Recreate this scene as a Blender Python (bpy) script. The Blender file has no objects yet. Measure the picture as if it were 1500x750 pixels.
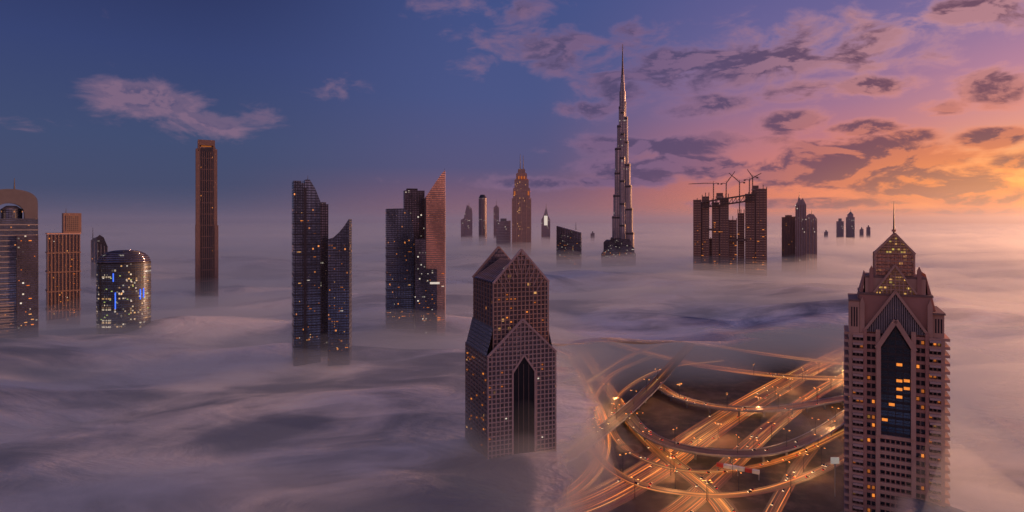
import bpy, math, random
from mathutils import Vector, noise
random.seed(7)
C=bpy.context.scene.collection
H=300.0; F=900.0
R=math.radians
def ss(x,a,b):
    t=max(0,min(1,(x-a)/(b-a))); return t*t*(3-2*t)
def s2l(c): return tuple(((v/255)/12.92 if v/255<=.04045 else ((v/255+.055)/1.055)**2.4) for v in c)+(1,)
def P(px,py,z=0):
    D=(H-z)*F/(py-325); return Vector(((px-750)/F*D,D,z))
# ---------------------------------------------------------------- mesh helper
class MB:
    def __init__(s): s.v=[];s.f=[];s.uv=[];s.at=[]
    def add(s,vs,fs):
        n=len(s.v); s.v+= [tuple(v) for v in vs]; s.f+=[tuple(i+n for i in f) for f in fs]; return s
    def box(s,x0,x1,y0,y1,z0,z1):
        return s.add([(x0,y0,z0),(x1,y0,z0),(x1,y1,z0),(x0,y1,z0),(x0,y0,z1),(x1,y0,z1),(x1,y1,z1),(x0,y1,z1)],
          [(0,3,2,1),(4,5,6,7),(0,1,5,4),(1,2,6,5),(2,3,7,6),(3,0,4,7)])
    def pz(s,poly,z0,z1):
        n=len(poly); zt=z1 if isinstance(z1,(list,tuple)) else [z1]*n
        return s.add([(x,y,z0) for x,y in poly]+[(p[0],p[1],z) for p,z in zip(poly,zt)],
          [tuple(range(n-1,-1,-1)),tuple(range(n,2*n))]+[(i,(i+1)%n,n+(i+1)%n,n+i) for i in range(n)])
    def py(s,prof,y0,y1):   # xz profile, counter-clockwise seen from -y
        n=len(prof)
        return s.add([(x,y0,z) for x,z in prof]+[(x,y1,z) for x,z in prof],
          [tuple(range(n)),tuple(range(2*n-1,n-1,-1))]+[(i,n+i,n+(i+1)%n,(i+1)%n) for i in range(n)])
    def bar(s,a,b,w,h=None):
        a=Vector(a);b=Vector(b);h=h or w; d=(b-a).normalized()
        up=Vector((0,0,1)) if abs(d.z)<.95 else Vector((0,1,0))
        u=d.cross(up).normalized()*w/2; v=u.normalized().cross(d).normalized()*h/2
        vs=[a-u-v,a+u-v,a+u+v,a-u+v,b-u-v,b+u-v,b+u+v,b-u+v]
        return s.add(vs,[(0,3,2,1),(4,5,6,7),(0,1,5,4),(1,2,6,5),(2,3,7,6),(3,0,4,7)])
    def cone(s,x,y,r0,r1,z0,z1,n=16,sx=1,sy=1):
        vs=[(x+math.cos(2*math.pi*i/n)*r*sx,y+math.sin(2*math.pi*i/n)*r*sy,z) for r,z in((r0,z0),(r1,z1)) for i in range(n)]
        return s.add(vs,[tuple(range(n-1,-1,-1)),tuple(range(n,2*n))]+[(i,(i+1)%n,n+(i+1)%n,n+i) for i in range(n)])
    def build(s,name,mat,parent=None,smooth=False):
        me=bpy.data.meshes.new(name); me.from_pydata(s.v,[],s.f); me.update()
        if s.uv:
            l=me.uv_layers.new(name='UVMap')
            for lp in me.loops: l.data[lp.index].uv=s.uv[lp.vertex_index]
        if s.at:
            a=me.attributes.new('thin','FLOAT','POINT'); a.data.foreach_set('value',s.at)
        if smooth:
            for p in me.polygons: p.use_smooth=True
        me.materials.append(mat)
        o=bpy.data.objects.new(name,me); C.objects.link(o)
        if parent: o.parent=parent
        return o
def tag(o,label=None,cat=None,group=None,kind=None):
    if label:o['label']=label
    if cat:o['category']=cat
    if group:o['group']=group
    if kind:o['kind']=kind
    return o
def empty(name,loc,rz=0,label=None,cat=None,group=None):
    o=bpy.data.objects.new(name,None); C.objects.link(o); o.location=loc; o.rotation_euler=(0,0,rz)
    return tag(o,label,cat,group)
# ---------------------------------------------------------------- node helper
class NT:
    def __init__(s,nt): s.nt=nt; nt.nodes.clear()
    def n(s,t,**k):
        x=s.nt.nodes.new(t)
        for a,b in k.items(): setattr(x,a,b)
        return x
    def lk(s,a,b): s.nt.links.new(a,b)
    def put(s,sock,v):
        if hasattr(v,'is_output'): s.lk(v,sock)
        else: sock.default_value=v
    def m(s,op,a,b=None,c=None,clamp=False):
        x=s.n('ShaderNodeMath',operation=op,use_clamp=clamp); s.put(x.inputs[0],a)
        if b is not None:s.put(x.inputs[1],b)
        if c is not None:s.put(x.inputs[2],c)
        return x.outputs[0]
    def mix(s,f,a,b,bt='MIX'):
        x=s.n('ShaderNodeMix',data_type='RGBA',blend_type=bt); s.put(x.inputs[0],f); s.put(x.inputs[6],a); s.put(x.inputs[7],b); return x.outputs[2]
    def step(s,v,a,b):
        x=s.n('ShaderNodeMapRange',interpolation_type='SMOOTHSTEP'); s.put(x.inputs[0],v); s.put(x.inputs[1],a); s.put(x.inputs[2],b); return x.outputs[0]
    def ramp(s,v,stops):
        x=s.n('ShaderNodeValToRGB'); s.put(x.inputs[0],v); e=x.color_ramp.elements
        while len(e)<len(stops): e.new(.5)
        for i,(p,c) in enumerate(stops): e[i].position=p; e[i].color=c
        return x.outputs[0]
    def sep(s,v):
        x=s.n('ShaderNodeSeparateXYZ'); s.lk(v,x.inputs[0]); return x.outputs
    def comb(s,a,b,c):
        x=s.n('ShaderNodeCombineXYZ'); s.put(x.inputs[0],a);s.put(x.inputs[1],b);s.put(x.inputs[2],c); return x.outputs[0]
    def noise(s,vec,scale,det=4,rough=.55,dist=0):
        x=s.n('ShaderNodeTexNoise'); s.lk(vec,x.inputs['Vector']); x.inputs['Scale'].default_value=scale
        x.inputs['Detail'].default_value=det; x.inputs['Roughness'].default_value=rough; x.inputs['Distortion'].default_value=dist; return x.outputs[0]
def newmat(name):
    m=bpy.data.materials.new(name); m.use_nodes=True; return m,NT(m.node_tree)
def finish(t,base,rough=.6,metal=0,emc=None,ems=0):
    p=t.n('ShaderNodeBsdfPrincipled'); t.put(p.inputs['Base Color'],base); t.put(p.inputs['Roughness'],rough); t.put(p.inputs['Metallic'],metal)
    if emc is not None: t.put(p.inputs['Emission Color'],emc); t.put(p.inputs['Emission Strength'],ems)
    o=t.n('ShaderNodeOutputMaterial'); t.lk(p.outputs[0],o.inputs[0])
def solid(name,c,rough=.6,metal=0,var=.25,scale=.15):
    m,t=newmat(name); tc=t.n('ShaderNodeTexCoord'); n=t.noise(tc.outputs['Object'],scale,5)
    b=t.mix(n,tuple(v*(1-var) for v in c[:3])+(1,),tuple(min(1,v*(1+var)) for v in c[:3])+(1,)); finish(t,b,rough,metal); return m
def emis(name,c,st):
    m,t=newmat(name); tc=t.n('ShaderNodeTexCoord'); n=t.noise(tc.outputs['Object'],.6,2)
    finish(t,c,.4,0,c,t.m('MULTIPLY',t.m('ADD',n,.4),st)); return m
def glass(name,tint,cw,ch,p,cols,st=1.5,frame=(.05,.045,.045,1),metal=.75,rough=.12,fw=.1,seed=0.,lo=.5):
    m,t=newmat(name); tc=t.n('ShaderNodeTexCoord'); x,y,z=t.sep(tc.outputs['Object']); nx,ny,nz=t.sep(tc.outputs['Normal'])
    u=t.m('ADD',t.m('MULTIPLY',x,t.m('ABSOLUTE',ny)),t.m('MULTIPLY',y,t.m('ABSOLUTE',nx)))
    uu=t.m('DIVIDE',u,cw); vv=t.m('DIVIDE',z,ch); cu=t.m('FLOOR',uu); cv=t.m('FLOOR',vv); fu=t.m('FRACT',uu); fv=t.m('FRACT',vv)
    wn=t.n('ShaderNodeTexWhiteNoise',noise_dimensions='3D'); t.lk(t.comb(cu,cv,seed),wn.inputs[0])
    cl=t.noise(t.comb(t.m('MULTIPLY',cu,.13),t.m('MULTIPLY',cv,.3),seed),1.,2)
    thr=t.m('SUBTRACT',1.,t.m('MULTIPLY',t.step(cl,.4,.7),p*2))
    lit=t.m('GREATER_THAN',wn.outputs[0],thr)
    mu=t.m('MULTIPLY',t.m('GREATER_THAN',fu,fw),t.m('LESS_THAN',fu,1-fw)); mv=t.m('MULTIPLY',t.m('GREATER_THAN',fv,.22),t.m('LESS_THAN',fv,.86))
    mask=t.m('MULTIPLY',mu,mv)
    wr=t.sep(wn.outputs[1])
    e=t.m('MULTIPLY',t.m('MULTIPLY',lit,mask),t.m('MULTIPLY',t.m('POWER',wr[1],2.),st))
    n=len(cols); ec=t.ramp(wr[0],[(i/max(1,n-1),c) for i,c in enumerate(cols)])
    big=t.noise(t.comb(t.m('MULTIPLY',u,.02),t.m('MULTIPLY',z,.008),seed+2),1.,3,.5,.5)
    tv=t.mix(t.m('MULTIPLY',t.m('ADD',t.m('MULTIPLY',wr[2],.7),t.m('MULTIPLY',t.step(big,.35,.65),1.3)),.5),tuple(v*lo for v in tint[:3])+(1,),tint)
    base=t.mix(mask,frame,tv); mt=t.m('MULTIPLY',mask,metal)
    rg=t.m('ADD',rough,t.m('MULTIPLY',t.m('SUBTRACT',1.,mask),.35))
    finish(t,base,rg,mt,ec,e); return m
WARM=s2l((255,190,110)); AMB=s2l((255,150,60)); WHT=s2l((225,215,195)); GRN=s2l((190,220,120)); BLU=s2l((60,110,255))
g_dark=glass('dark_glass',(.24,.23,.33,1),3,3.8,.05,[WARM,AMB,WHT],1.3,frame=(.05,.045,.055,1),metal=.85,lo=.2)
g_navy=glass('navy_glass',(.28,.36,.56,1),2.6,3.8,.04,[WARM,WHT,AMB],1.3,frame=(.055,.06,.085,1),seed=3.,metal=.85,lo=.22)
g_plum=glass('plum_glass',(.46,.40,.46,1),3.2,4,.015,[WARM,AMB,WARM],1.0,frame=(.12,.09,.10,1),seed=5.,lo=.2)
g_drum=glass('drum_glass',(.16,.22,.33,1),3,4,.22,[WARM,GRN,WARM,WARM,WHT],1.2,seed=8.,rough=.2,lo=.3)
g_brown=glass('brown_window',(.12,.10,.11,1),3.4,4,.08,[AMB,WARM,AMB],1.2,frame=(.25,.165,.135,1),fw=.25,rough=.3,seed=9.)
g_far=glass('hazed_far_facade',(.36,.30,.35,1),5,6,.05,[WARM,AMB,WHT],1.1,frame=(.34,.26,.27,1),fw=.2,rough=.3,seed=11.)  # pale pinkish tones stand in for distance haze on the far towers
g_mirror=glass('rose_mirror_glass',(.95,.56,.44,1),3,4,.0,[WARM,WHT],0.,frame=(.35,.22,.19,1),metal=1.,rough=.12,fw=.05,seed=17.,lo=.25)
g_silver=glass('silver_cladding',(.66,.56,.58,1),9,7,.03,[WARM,WHT],.8,frame=(.22,.18,.20,1),metal=.55,rough=.24,fw=.2,seed=15.,lo=.4)
m_brown=solid('brown_stone',(.24,.145,.12),.7); m_tan=solid('tan_stone',(.57,.34,.25),.75,0,.3,.05); m_rose=solid('rose_stone',(.47,.235,.18),.7,0,.3,.05)
m_lat=solid('pale_pink_frame',(.56,.38,.33),.6,0,.3,.05)
m_grey=solid('grey_concrete',(.27,.24,.25),.8); m_pale=solid('pale_cladding',(.40,.34,.34),.6); m_dk=solid('dark_metal',(.07,.06,.07),.4,.6)
m_steel=solid('steel_lattice',(.16,.10,.08),.6,.2); m_conc=solid('raw_concrete',(.27,.155,.12),.9); m_white=solid('white_panel',(.75,.74,.72),.5)
m_red=solid('red_panel',(.55,.05,.04),.5); m_roofblue=glass('blue_roof_glass',(.40,.46,.62,1),3.5,3.5,0.,[WHT],0.,frame=(.08,.08,.1,1),fw=.06,metal=.8,rough=.15)
m_win=emis('warm_lit_window',WARM,.8); m_winw=emis('white_lit_window',WHT,.8); m_wina=emis('amber_lit_window',AMB,.9); m_wing=emis('green_lit_window',GRN,.6)
m_blue=emis('blue_light_strip',BLU,1.4); m_gold=emis('gold_lit_glass',s2l((200,150,70)),.3)
m_dim=emis('dim_amber_window',AMB,.3)
m_pane=solid('dark_window_pane',(.05,.05,.07),.15,.6)
g_lant=glass('lantern_glass',(.62,.36,.28,1),2.4,2.4,.25,[AMB,WARM],.6,frame=(.36,.2,.15,1),fw=.08,seed=30.)
g_lit=glass('lit_gable_glass',(.5,.35,.2,1),1.6,1.8,.6,[s2l((220,170,70)),WARM,s2l((190,175,80))],1.1,frame=(.25,.15,.1,1),fw=.1,seed=33.)
# ---------------------------------------------------------------- sky
W=bpy.data.worlds.new('World'); bpy.context.scene.world=W; W.use_nodes=True; t=NT(W.node_tree)
tc=t.n('ShaderNodeTexCoord'); x,y,z=t.sep(tc.outputs['Generated'])
az=t.m('ARCTAN2',x,y); hz=t.m('SQRT',t.m('ADD',t.m('MULTIPLY',x,x),t.m('MULTIPLY',y,y))); el=t.m('ARCTAN2',z,hz)
elp=t.m('MAXIMUM',el,0.)
k=t.m('DIVIDE',elp,.40)
def rp(l): return t.ramp(k,[(p,s2l(c)) for p,c in l])
cl=rp([(0,(80,80,106)),(.10,(72,78,108)),(.30,(66,78,114)),(.6,(56,68,114)),(1,(38,46,88))])
cm=rp([(0,(146,98,104)),(.08,(126,92,112)),(.22,(90,86,124)),(.5,(76,86,134)),(.85,(68,82,134)),(1,(56,68,120))])
cr=rp([(0,(230,130,88)),(.07,(232,130,90)),(.22,(210,126,118)),(.42,(162,116,144)),(.65,(116,104,152)),(1,(84,86,142))])
cs=rp([(0,(248,142,70)),(.08,(255,162,76)),(.2,(252,182,112)),(.32,(234,158,138)),(.5,(190,134,156)),(.7,(136,114,158)),(1,(100,94,148))])
col=t.mix(t.step(az,-.50,.0),cl,cm); col=t.mix(t.step(az,.02,.50),col,cr); col=t.mix(t.step(az,.45,.78),col,cs)
# pink band opposite the sunset, behind the viewer, brightened to fill the facades
col=t.mix(t.step(t.m('ABSOLUTE',az),1.1,2.2),col,rp([(0,(150,108,112)),(.25,(204,148,146)),(.6,(168,136,152)),(1,(98,100,140))]))
def cnoise(da,de):
    v=t.comb(t.m('ADD',az,da),t.m('MULTIPLY',t.m('ADD',el,de),2.2),0.)
    return t.m('ADD',t.m('MULTIPLY',t.m('SUBTRACT',t.noise(v,11.,8,.58,.5),.5),1.6),t.m('MULTIPLY',t.m('SUBTRACT',t.noise(v,46.,4,.55,.2),.5),.3))
n1=cnoise(0.,0.); n2=cnoise(.010,-.012)
blobs=[(222,150,72,22,.95),(285,180,55,20,.8),(380,165,40,14,.45),(40,180,50,12,.4),(500,130,60,18,.35),(840,72,100,28,.85),(905,45,60,14,.7),(715,12,80,18,.6),(660,52,44,14,.5),(715,100,40,14,.5),
 (1010,98,85,26,1.1),(1110,92,80,28,1.1),(895,125,50,34,.85),(870,158,50,14,.85),(1165,132,60,13,1.05),(1270,128,55,14,1.05),(1155,180,60,15,1.05),(1255,187,52,13,1.1),(990,212,120,14,1.15),(970,248,100,18,1.2),(1225,240,115,24,1.35),(1250,215,75,15,1.2),(1170,262,85,15,1.25),
 (1370,265,120,26,1.35),(1450,285,95,15,1.25),(1370,240,66,13,1.15),(1460,130,55,28,1.1),(1465,200,50,13,1.1),(1480,238,55,14,1.1),(1385,160,40,12,1.05),(1310,60,150,34,.75),(1160,55,90,26,.75),(1420,25,110,34,.75),(820,268,110,9,1.05),(1190,298,150,7,1.1),(1390,310,120,6,1.1),(1000,165,45,11,.9),(1060,150,60,12,.8),(1330,200,40,9,.9),(1090,240,50,9,.9)]
tot=None
for bx,by,rx,ry,st in blobs:
    a0=math.atan((bx-750)/F); e0=math.atan((325-by)/F*math.cos(a0)); sa=rx/F*math.cos(a0)**2*1.1; se=ry/F*math.cos(a0)*1.15
    da=t.m('MULTIPLY',t.m('SUBTRACT',az,a0),1/sa); de=t.m('MULTIPLY',t.m('SUBTRACT',el,e0),1/se)
    q=t.m('MULTIPLY',t.m('EXPONENT',t.m('MULTIPLY',t.m('ADD',t.m('MULTIPLY',da,da),t.m('MULTIPLY',de,de)),-.7)),st)
    tot=q if tot is None else t.m('MAXIMUM',tot,q)
d=t.m('ADD',t.m('MULTIPLY',tot,.56),t.m('MULTIPLY',n1,t.m('ADD',t.m('MULTIPLY',tot,.6),.5,None,True)))
dens=t.step(d,.12,.48); thick=t.step(d,.20,.52)
shade=t.step(t.m('SUBTRACT',n1,n2),-.05,.14)
dark=t.mix(t.step(az,-.3,.2),s2l((92,84,118)),s2l((84,72,106))); dark=t.mix(t.step(az,.25,.6),dark,s2l((108,72,86)))
edge=t.mix(t.step(az,-.3,.2),s2l((150,116,138)),s2l((138,106,140))); edge=t.mix(t.step(az,.2,.62),edge,t.mix(t.step(el,.05,.25),s2l((255,140,76)),s2l((218,156,158))))
core=t.m('MULTIPLY',thick,t.m('SUBTRACT',1.,t.m('MULTIPLY',shade,.6)))
cc=t.mix(core,edge,dark)
col=t.mix(t.m('MULTIPLY',dens,.86),col,cc)
ga=t.m('MULTIPLY',t.m('SUBTRACT',az,.74),1/.22); ge=t.m('MULTIPLY',t.m('SUBTRACT',el,.04),1/.04)
gl=t.m('EXPONENT',t.m('MULTIPLY',t.m('ADD',t.m('MULTIPLY',ga,ga),t.m('MULTIPLY',ge,ge)),-1.))
col=t.mix(t.m('MULTIPLY',gl,.32),col,(1.5,.66,.20,1),'ADD')
bg=t.n('ShaderNodeBackground'); t.lk(col,bg.inputs[0]); bg.inputs[1].default_value=1.0
o=t.n('ShaderNodeOutputWorld'); t.lk(bg.outputs[0],o.inputs[0])
# sun
sl=bpy.data.lights.new('sun','SUN'); sl.energy=4.6; sl.angle=R(3); sl.color=(1,.47,.23)
so=bpy.data.objects.new('sun',sl); C.objects.link(so)
sd=Vector((math.sin(R(68)),math.cos(R(68)),math.tan(R(7)))).normalized(); so.rotation_euler=sd.to_track_quat('Z','Y').to_euler()
# ---------------------------------------------------------------- fog heights
def hole(x_,y_,kd):
    wob=noise.noise((x_/150,y_/200,3))+.5*noise.noise((x_/60,y_/90,13))+.25*noise.noise((x_/28,y_/40,17)); q=x_/max(y_,1)+.06*wob; yy=y_*(1+.14*noise.noise((x_/200,y_/260,9)))
    near=1-ss(yy,500,640)
    if kd==0: a=ss(q,.0,.19)*(1-ss(q,.53,.63)*near)*(1-ss(q,.64,.80)*.6)*(1-ss(q,.95,1.1))*(1-ss(yy,950,1400))
    else:     a=ss(q,.03,.24)*(1-ss(q,.50,.70))*(1-ss(yy,880,1500))
    return a
def fogtop(x_,y_,kd):
    r=math.hypot(x_,y_); b2=math.exp(-((x_-250)/75)**2-((y_-385)/62)**2); base=88+42*ss(r,2000,3600)+(38 if kd==0 else 66)*b2
    wx=x_+90*noise.noise((x_/400,y_/400,31)); wy=y_+90*noise.noise((x_/400,y_/400,37))
    n=noise.noise((wx/620,wy/330,1))*44+noise.noise((wx/240,wy/130,5))*22
    fine=noise.noise((wx/100,wy/55,8))*6
    n*=.15+.85*ss(r,500,1050)
    if r>2500: n=n*(.7)+noise.noise((x_/2200,y_/900,2))*40*ss(r,2500,6000)
    if kd==0: return base+n+fine
    h=hole(x_,y_,kd)
    n2=noise.noise((x_/300,y_/170,21))*14+noise.noise((x_/90,y_/60,23))*7
    if kd==1: return max(-6,base+20+n*.8+n2-190*h)
    w=noise.noise((wx/170,wy/230,41))+.4*noise.noise((wx/60,wy/70,43))
    h*=1-.5*ss(w,.0,.35)
    return max(-6,base+46+30*ss(r,1200,2800)+n*.5+n2*2-205*h)
# ---------------------------------------------------------------- ground
m,t=newmat('earth_and_grass'); tc=t.n('ShaderNodeTexCoord'); a=t.noise(tc.outputs['Object'],.006,5); b=t.noise(tc.outputs['Object'],.05,6)
c=t.mix(t.step(a,.42,.58),(.15,.085,.055,1),(.09,.062,.04,1)); c=t.mix(t.step(b,.4,.7),c,(.19,.115,.075,1)); finish(t,c,.95)
tag(MB().box(-60000,60000,-2000,60000,-40,0).build('ground',m),'dark sandy ground between the interchange roads','ground',kind='structure')
# roads
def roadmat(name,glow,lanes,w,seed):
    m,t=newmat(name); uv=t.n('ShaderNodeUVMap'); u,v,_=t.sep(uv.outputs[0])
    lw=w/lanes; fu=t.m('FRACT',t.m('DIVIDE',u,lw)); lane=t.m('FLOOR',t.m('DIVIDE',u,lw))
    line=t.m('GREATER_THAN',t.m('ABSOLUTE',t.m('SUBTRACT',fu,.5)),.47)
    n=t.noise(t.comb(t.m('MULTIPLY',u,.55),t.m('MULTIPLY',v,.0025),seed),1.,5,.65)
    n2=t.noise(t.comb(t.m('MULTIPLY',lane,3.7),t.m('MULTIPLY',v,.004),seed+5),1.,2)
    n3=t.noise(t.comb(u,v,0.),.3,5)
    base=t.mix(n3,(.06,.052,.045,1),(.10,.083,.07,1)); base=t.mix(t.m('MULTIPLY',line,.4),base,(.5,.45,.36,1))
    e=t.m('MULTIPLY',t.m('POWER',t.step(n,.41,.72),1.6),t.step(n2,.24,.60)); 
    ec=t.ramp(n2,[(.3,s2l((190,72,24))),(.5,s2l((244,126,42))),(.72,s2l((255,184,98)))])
    finish(t,base,.6,0,ec,t.m('ADD',t.m('MULTIPLY',e,glow*1.4),glow*.05)); return m  # light trails and lamplight wash painted into the asphalt as emission
def spline(pts,step=8):
    P3=[pts[0]*2-pts[1]]+pts+[pts[-1]*2-pts[-2]]; out=[]
    for i in range(1,len(P3)-2):
        p0,p1,p2,p3=P3[i-1:i+3]; n=max(4,int((p2-p1).length/step))
        for j in range(n):
            s=j/n; out.append(.5*((2*p1)+(p2-p0)*s+(2*p0-5*p1+4*p2-p3)*s*s+(3*p1-p0-3*p2+p3)*s**3))
    out.append(pts[-1]); return out
def ribbon(path,w,z0=None):
    mb=MB(); L=0; sides=[]
    for i,p in enumerate(path):
        d=(path[min(i+1,len(path)-1)]-path[max(i-1,0)]); d.z=0; d.normalize(); n=Vector((d.y,-d.x,0))
        if i: L+=(p-path[i-1]).length
        a=p-n*w/2; b=p+n*w/2
        mb.v+=[tuple(a),tuple(b)]; mb.uv+=[(0,L),(w,L)]; sides.append((a,b,d))
        if i: k=2*i; mb.f.append((k-2,k-1,k+1,k))
    return mb,sides
road_paths=[]; rz=[0.05]
def road(pts,w,lanes,glow,label):
    rz[0]+=.05; pa=spline([P(a,b,rz[0]) for a,b in pts]); mb,_=ribbon(pa,w)
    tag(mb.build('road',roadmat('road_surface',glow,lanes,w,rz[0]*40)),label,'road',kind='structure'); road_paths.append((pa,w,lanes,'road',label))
def flyover(pts,w,lanes,glow,label,zs):
    n=len(pts); ps=[P(a,b,zs[i] if isinstance(zs,list) else zs) for i,(a,b) in enumerate(pts)]; pa=spline(ps)
    root=empty('flyover',(0,0,0),0,label,'flyover','elevated road ramps of the interchange')
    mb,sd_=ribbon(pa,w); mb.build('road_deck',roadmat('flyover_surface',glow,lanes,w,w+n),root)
    for k in (0,1):
        g=MB()
        for i in range(1,len(sd_)):
            a=sd_[i-1][k]; b=sd_[i][k]; g.bar(a+Vector((0,0,.3)),b+Vector((0,0,.3)),.5,1.8)
        g.build('parapet',m_pale,root)
    g=MB()
    for i in range(1,len(pa)):
        g.bar(pa[i-1]-Vector((0,0,1.6)),pa[i]-Vector((0,0,1.6)),w*.8,2.4)
    g.build('girder',m_grey,root)
    for i in range(3,len(pa)-1,5):
        p=pa[i]
        if p.z>4: MB().cone(p.x,p.y,1.5,1.5,0,p.z-2.7,10).build('pier',m_grey,root)
    road_paths.append((pa,w,lanes,'flyover',label))
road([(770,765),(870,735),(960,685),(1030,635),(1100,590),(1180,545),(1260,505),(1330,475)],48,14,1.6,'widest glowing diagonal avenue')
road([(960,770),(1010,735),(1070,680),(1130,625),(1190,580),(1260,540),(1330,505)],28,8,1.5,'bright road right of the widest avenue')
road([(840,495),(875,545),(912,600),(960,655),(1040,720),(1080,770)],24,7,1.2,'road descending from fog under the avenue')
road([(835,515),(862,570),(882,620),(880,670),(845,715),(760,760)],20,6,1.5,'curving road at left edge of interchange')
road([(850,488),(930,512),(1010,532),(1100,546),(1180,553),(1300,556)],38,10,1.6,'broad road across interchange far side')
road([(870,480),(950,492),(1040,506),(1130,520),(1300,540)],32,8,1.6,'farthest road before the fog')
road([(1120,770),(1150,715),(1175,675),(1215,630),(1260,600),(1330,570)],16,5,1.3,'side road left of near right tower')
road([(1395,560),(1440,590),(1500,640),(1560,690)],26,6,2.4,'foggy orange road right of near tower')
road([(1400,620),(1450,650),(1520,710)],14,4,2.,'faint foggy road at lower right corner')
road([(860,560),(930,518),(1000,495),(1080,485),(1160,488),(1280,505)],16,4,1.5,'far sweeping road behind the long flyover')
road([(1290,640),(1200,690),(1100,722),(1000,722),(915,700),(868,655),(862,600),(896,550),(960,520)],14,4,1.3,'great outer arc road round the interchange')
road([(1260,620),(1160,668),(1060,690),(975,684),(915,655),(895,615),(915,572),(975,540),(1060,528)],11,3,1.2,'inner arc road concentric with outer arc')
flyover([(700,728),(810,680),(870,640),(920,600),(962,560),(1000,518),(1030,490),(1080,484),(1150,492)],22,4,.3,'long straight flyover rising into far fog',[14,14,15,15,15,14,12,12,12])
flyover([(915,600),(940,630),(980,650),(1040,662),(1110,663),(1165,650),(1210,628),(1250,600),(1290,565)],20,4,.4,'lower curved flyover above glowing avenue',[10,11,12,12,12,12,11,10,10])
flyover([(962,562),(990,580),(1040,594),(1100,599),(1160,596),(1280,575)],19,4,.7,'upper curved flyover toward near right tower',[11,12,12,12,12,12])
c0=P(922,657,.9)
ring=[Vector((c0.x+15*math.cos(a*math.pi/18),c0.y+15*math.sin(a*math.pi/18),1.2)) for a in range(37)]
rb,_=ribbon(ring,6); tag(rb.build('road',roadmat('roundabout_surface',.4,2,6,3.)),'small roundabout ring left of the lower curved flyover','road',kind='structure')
# lamps
lp=empty('street_lamp',(0,0,0)); MB().cone(0,0,.35,.2,0,22,8).build('pole',m_dk,lp)
g=MB(); g.bar((-4,0,22),(4,0,22),.3); g.build('arm',m_dk,lp)
m_lamp=emis('sodium_lamp_glow',s2l((255,160,75)),4)
for s in(-1,1): MB().box(s*4-.8,s*4+.8,-.4,.4,21.5,21.85).build('lamp_head',m_lamp,lp)
def dup(root,loc,rz_):
    r=root.copy(); C.objects.link(r); r.location=loc; r.rotation_euler=(0,0,rz_)
    for ch in list(root.children):
        if ch.type=='LIGHT': continue
        c=ch.copy(); C.objects.link(c); c.parent=r
    return r
def clear(p,d): return all(fogtop(p.x+a,p.y+b,1)<-2 for a,b in((0,0),(-d,0),(d,0),(0,-d),(0,d)))
first=True; nl=0; lit_at=[]
for pi,(pa,w,ln,kd,lab) in enumerate(road_paths):
    if w<13: continue
    acc=0
    for i in range(2,len(pa)-1):
        acc+=(pa[i]-pa[i-1]).length
        if acc<75: continue
        if hole(pa[i].x,pa[i].y,1)<.45: continue
        acc=0; d=(pa[i+1]-pa[i-1]).normalized(); a=math.atan2(d.y,d.x)+math.pi/2; off=Vector((d.y,-d.x,0))*(w/2+1 if kd=='road' else 0)
        if first: o=lp; o.location=pa[i]+off; o.rotation_euler=(0,0,a); first=False
        else: o=dup(lp,pa[i]+off,a)
        tag(o,'street lamp with twin heads along the '+lab,'street lamp','twin headed street lamps of the interchange'); nl+=1
        if clear(pa[i],22) and all((pa[i]-q).length>85 for q in lit_at):
            lit_at.append(pa[i].copy())
            l=bpy.data.lights.new('lamp_light','POINT'); l.energy=62000; l.color=(1,.47,.17); l.shadow_soft_size=1.5
            lo=bpy.data.objects.new('lamp_light',l); C.objects.link(lo); lo.parent=o; lo.location=(0,0,20.8)
# cars
m_head=emis('headlight_glow',s2l((255,225,170)),5); m_tail=emis('taillight_glow',s2l((255,40,20)),5)
def make_car(mt):
    c=empty('car',(0,0,0))
    MB().py([(-2.3,.35),(2.3,.35),(2.35,.8),(1.2,1.0),(-2.3,1.05)],-.9,.9).build('car_body',mt,c)
    MB().py([(-1.9,1.05),(1.1,1.0),(.5,1.5),(-1.4,1.5)],-.8,.8).build('car_cabin',m_pane,c)
    for s in(-1,1):
        MB().box(2.3,2.5,s*.6-.25,s*.6+.25,.5,.85).build('headlight',m_head,c); MB().box(-2.45,-2.3,s*.65-.2,s*.65+.2,.6,.95).build('taillight',m_tail,c)
        for q in(-1.4,1.4):
            wv_=MB(); wv_.cone(0,0,.34,.34,-.12,.12,10); wo=wv_.build('wheel',m_dk,c); wo.rotation_euler=(R(90),0,0); wo.location=(q,s*.86,.34)
    return c
protos=[(make_car(m_white),'white'),(make_car(m_dk),'black'),(make_car(m_red),'red')]; usedp=[0,0,0]; nc=0
for pi,(pa,w,ln,kd,lab) in enumerate(road_paths):
    for j in range(int(len(pa)*.24)):
        if nc>190: break
        i=random.randrange(1,len(pa)-1); d=(pa[i+1]-pa[i-1]).normalized(); side=Vector((d.y,-d.x,0)); lane=random.randrange(ln); off=(lane+.5)*w/ln-w/2
        if fogtop(pa[i].x,pa[i].y,1)>2: continue
        p=pa[i]+side*off; a=math.atan2(d.y,d.x)+(math.pi if lane<ln/2 else 0); k_=random.choice((0,0,1,1,2))
        if usedp[k_]: o=dup(protos[k_][0],p,a)
        else: o=protos[k_][0]; o.location=p; o.rotation_euler=(0,0,a); usedp[k_]=1
        tag(o,protos[k_][1]+' car with lights on, driving on the '+lab,'car','%s cars on the %s'%(protos[k_][1],lab)); nc+=1
a=P(1050,680,9);b=P(1113,692,9); root=empty('footbridge',(0,0,0),0,'red and white covered footbridge spanning the glowing roads','footbridge')
d=(b-a)
for i in range(6):
    q=a+d*(i/6); r=a+d*((i+.94)/6); MB().bar(q,r,4.5,4).build('bridge_panel',(m_red,m_white)[i%2 if i not in(2,3) else 1],root)
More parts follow.
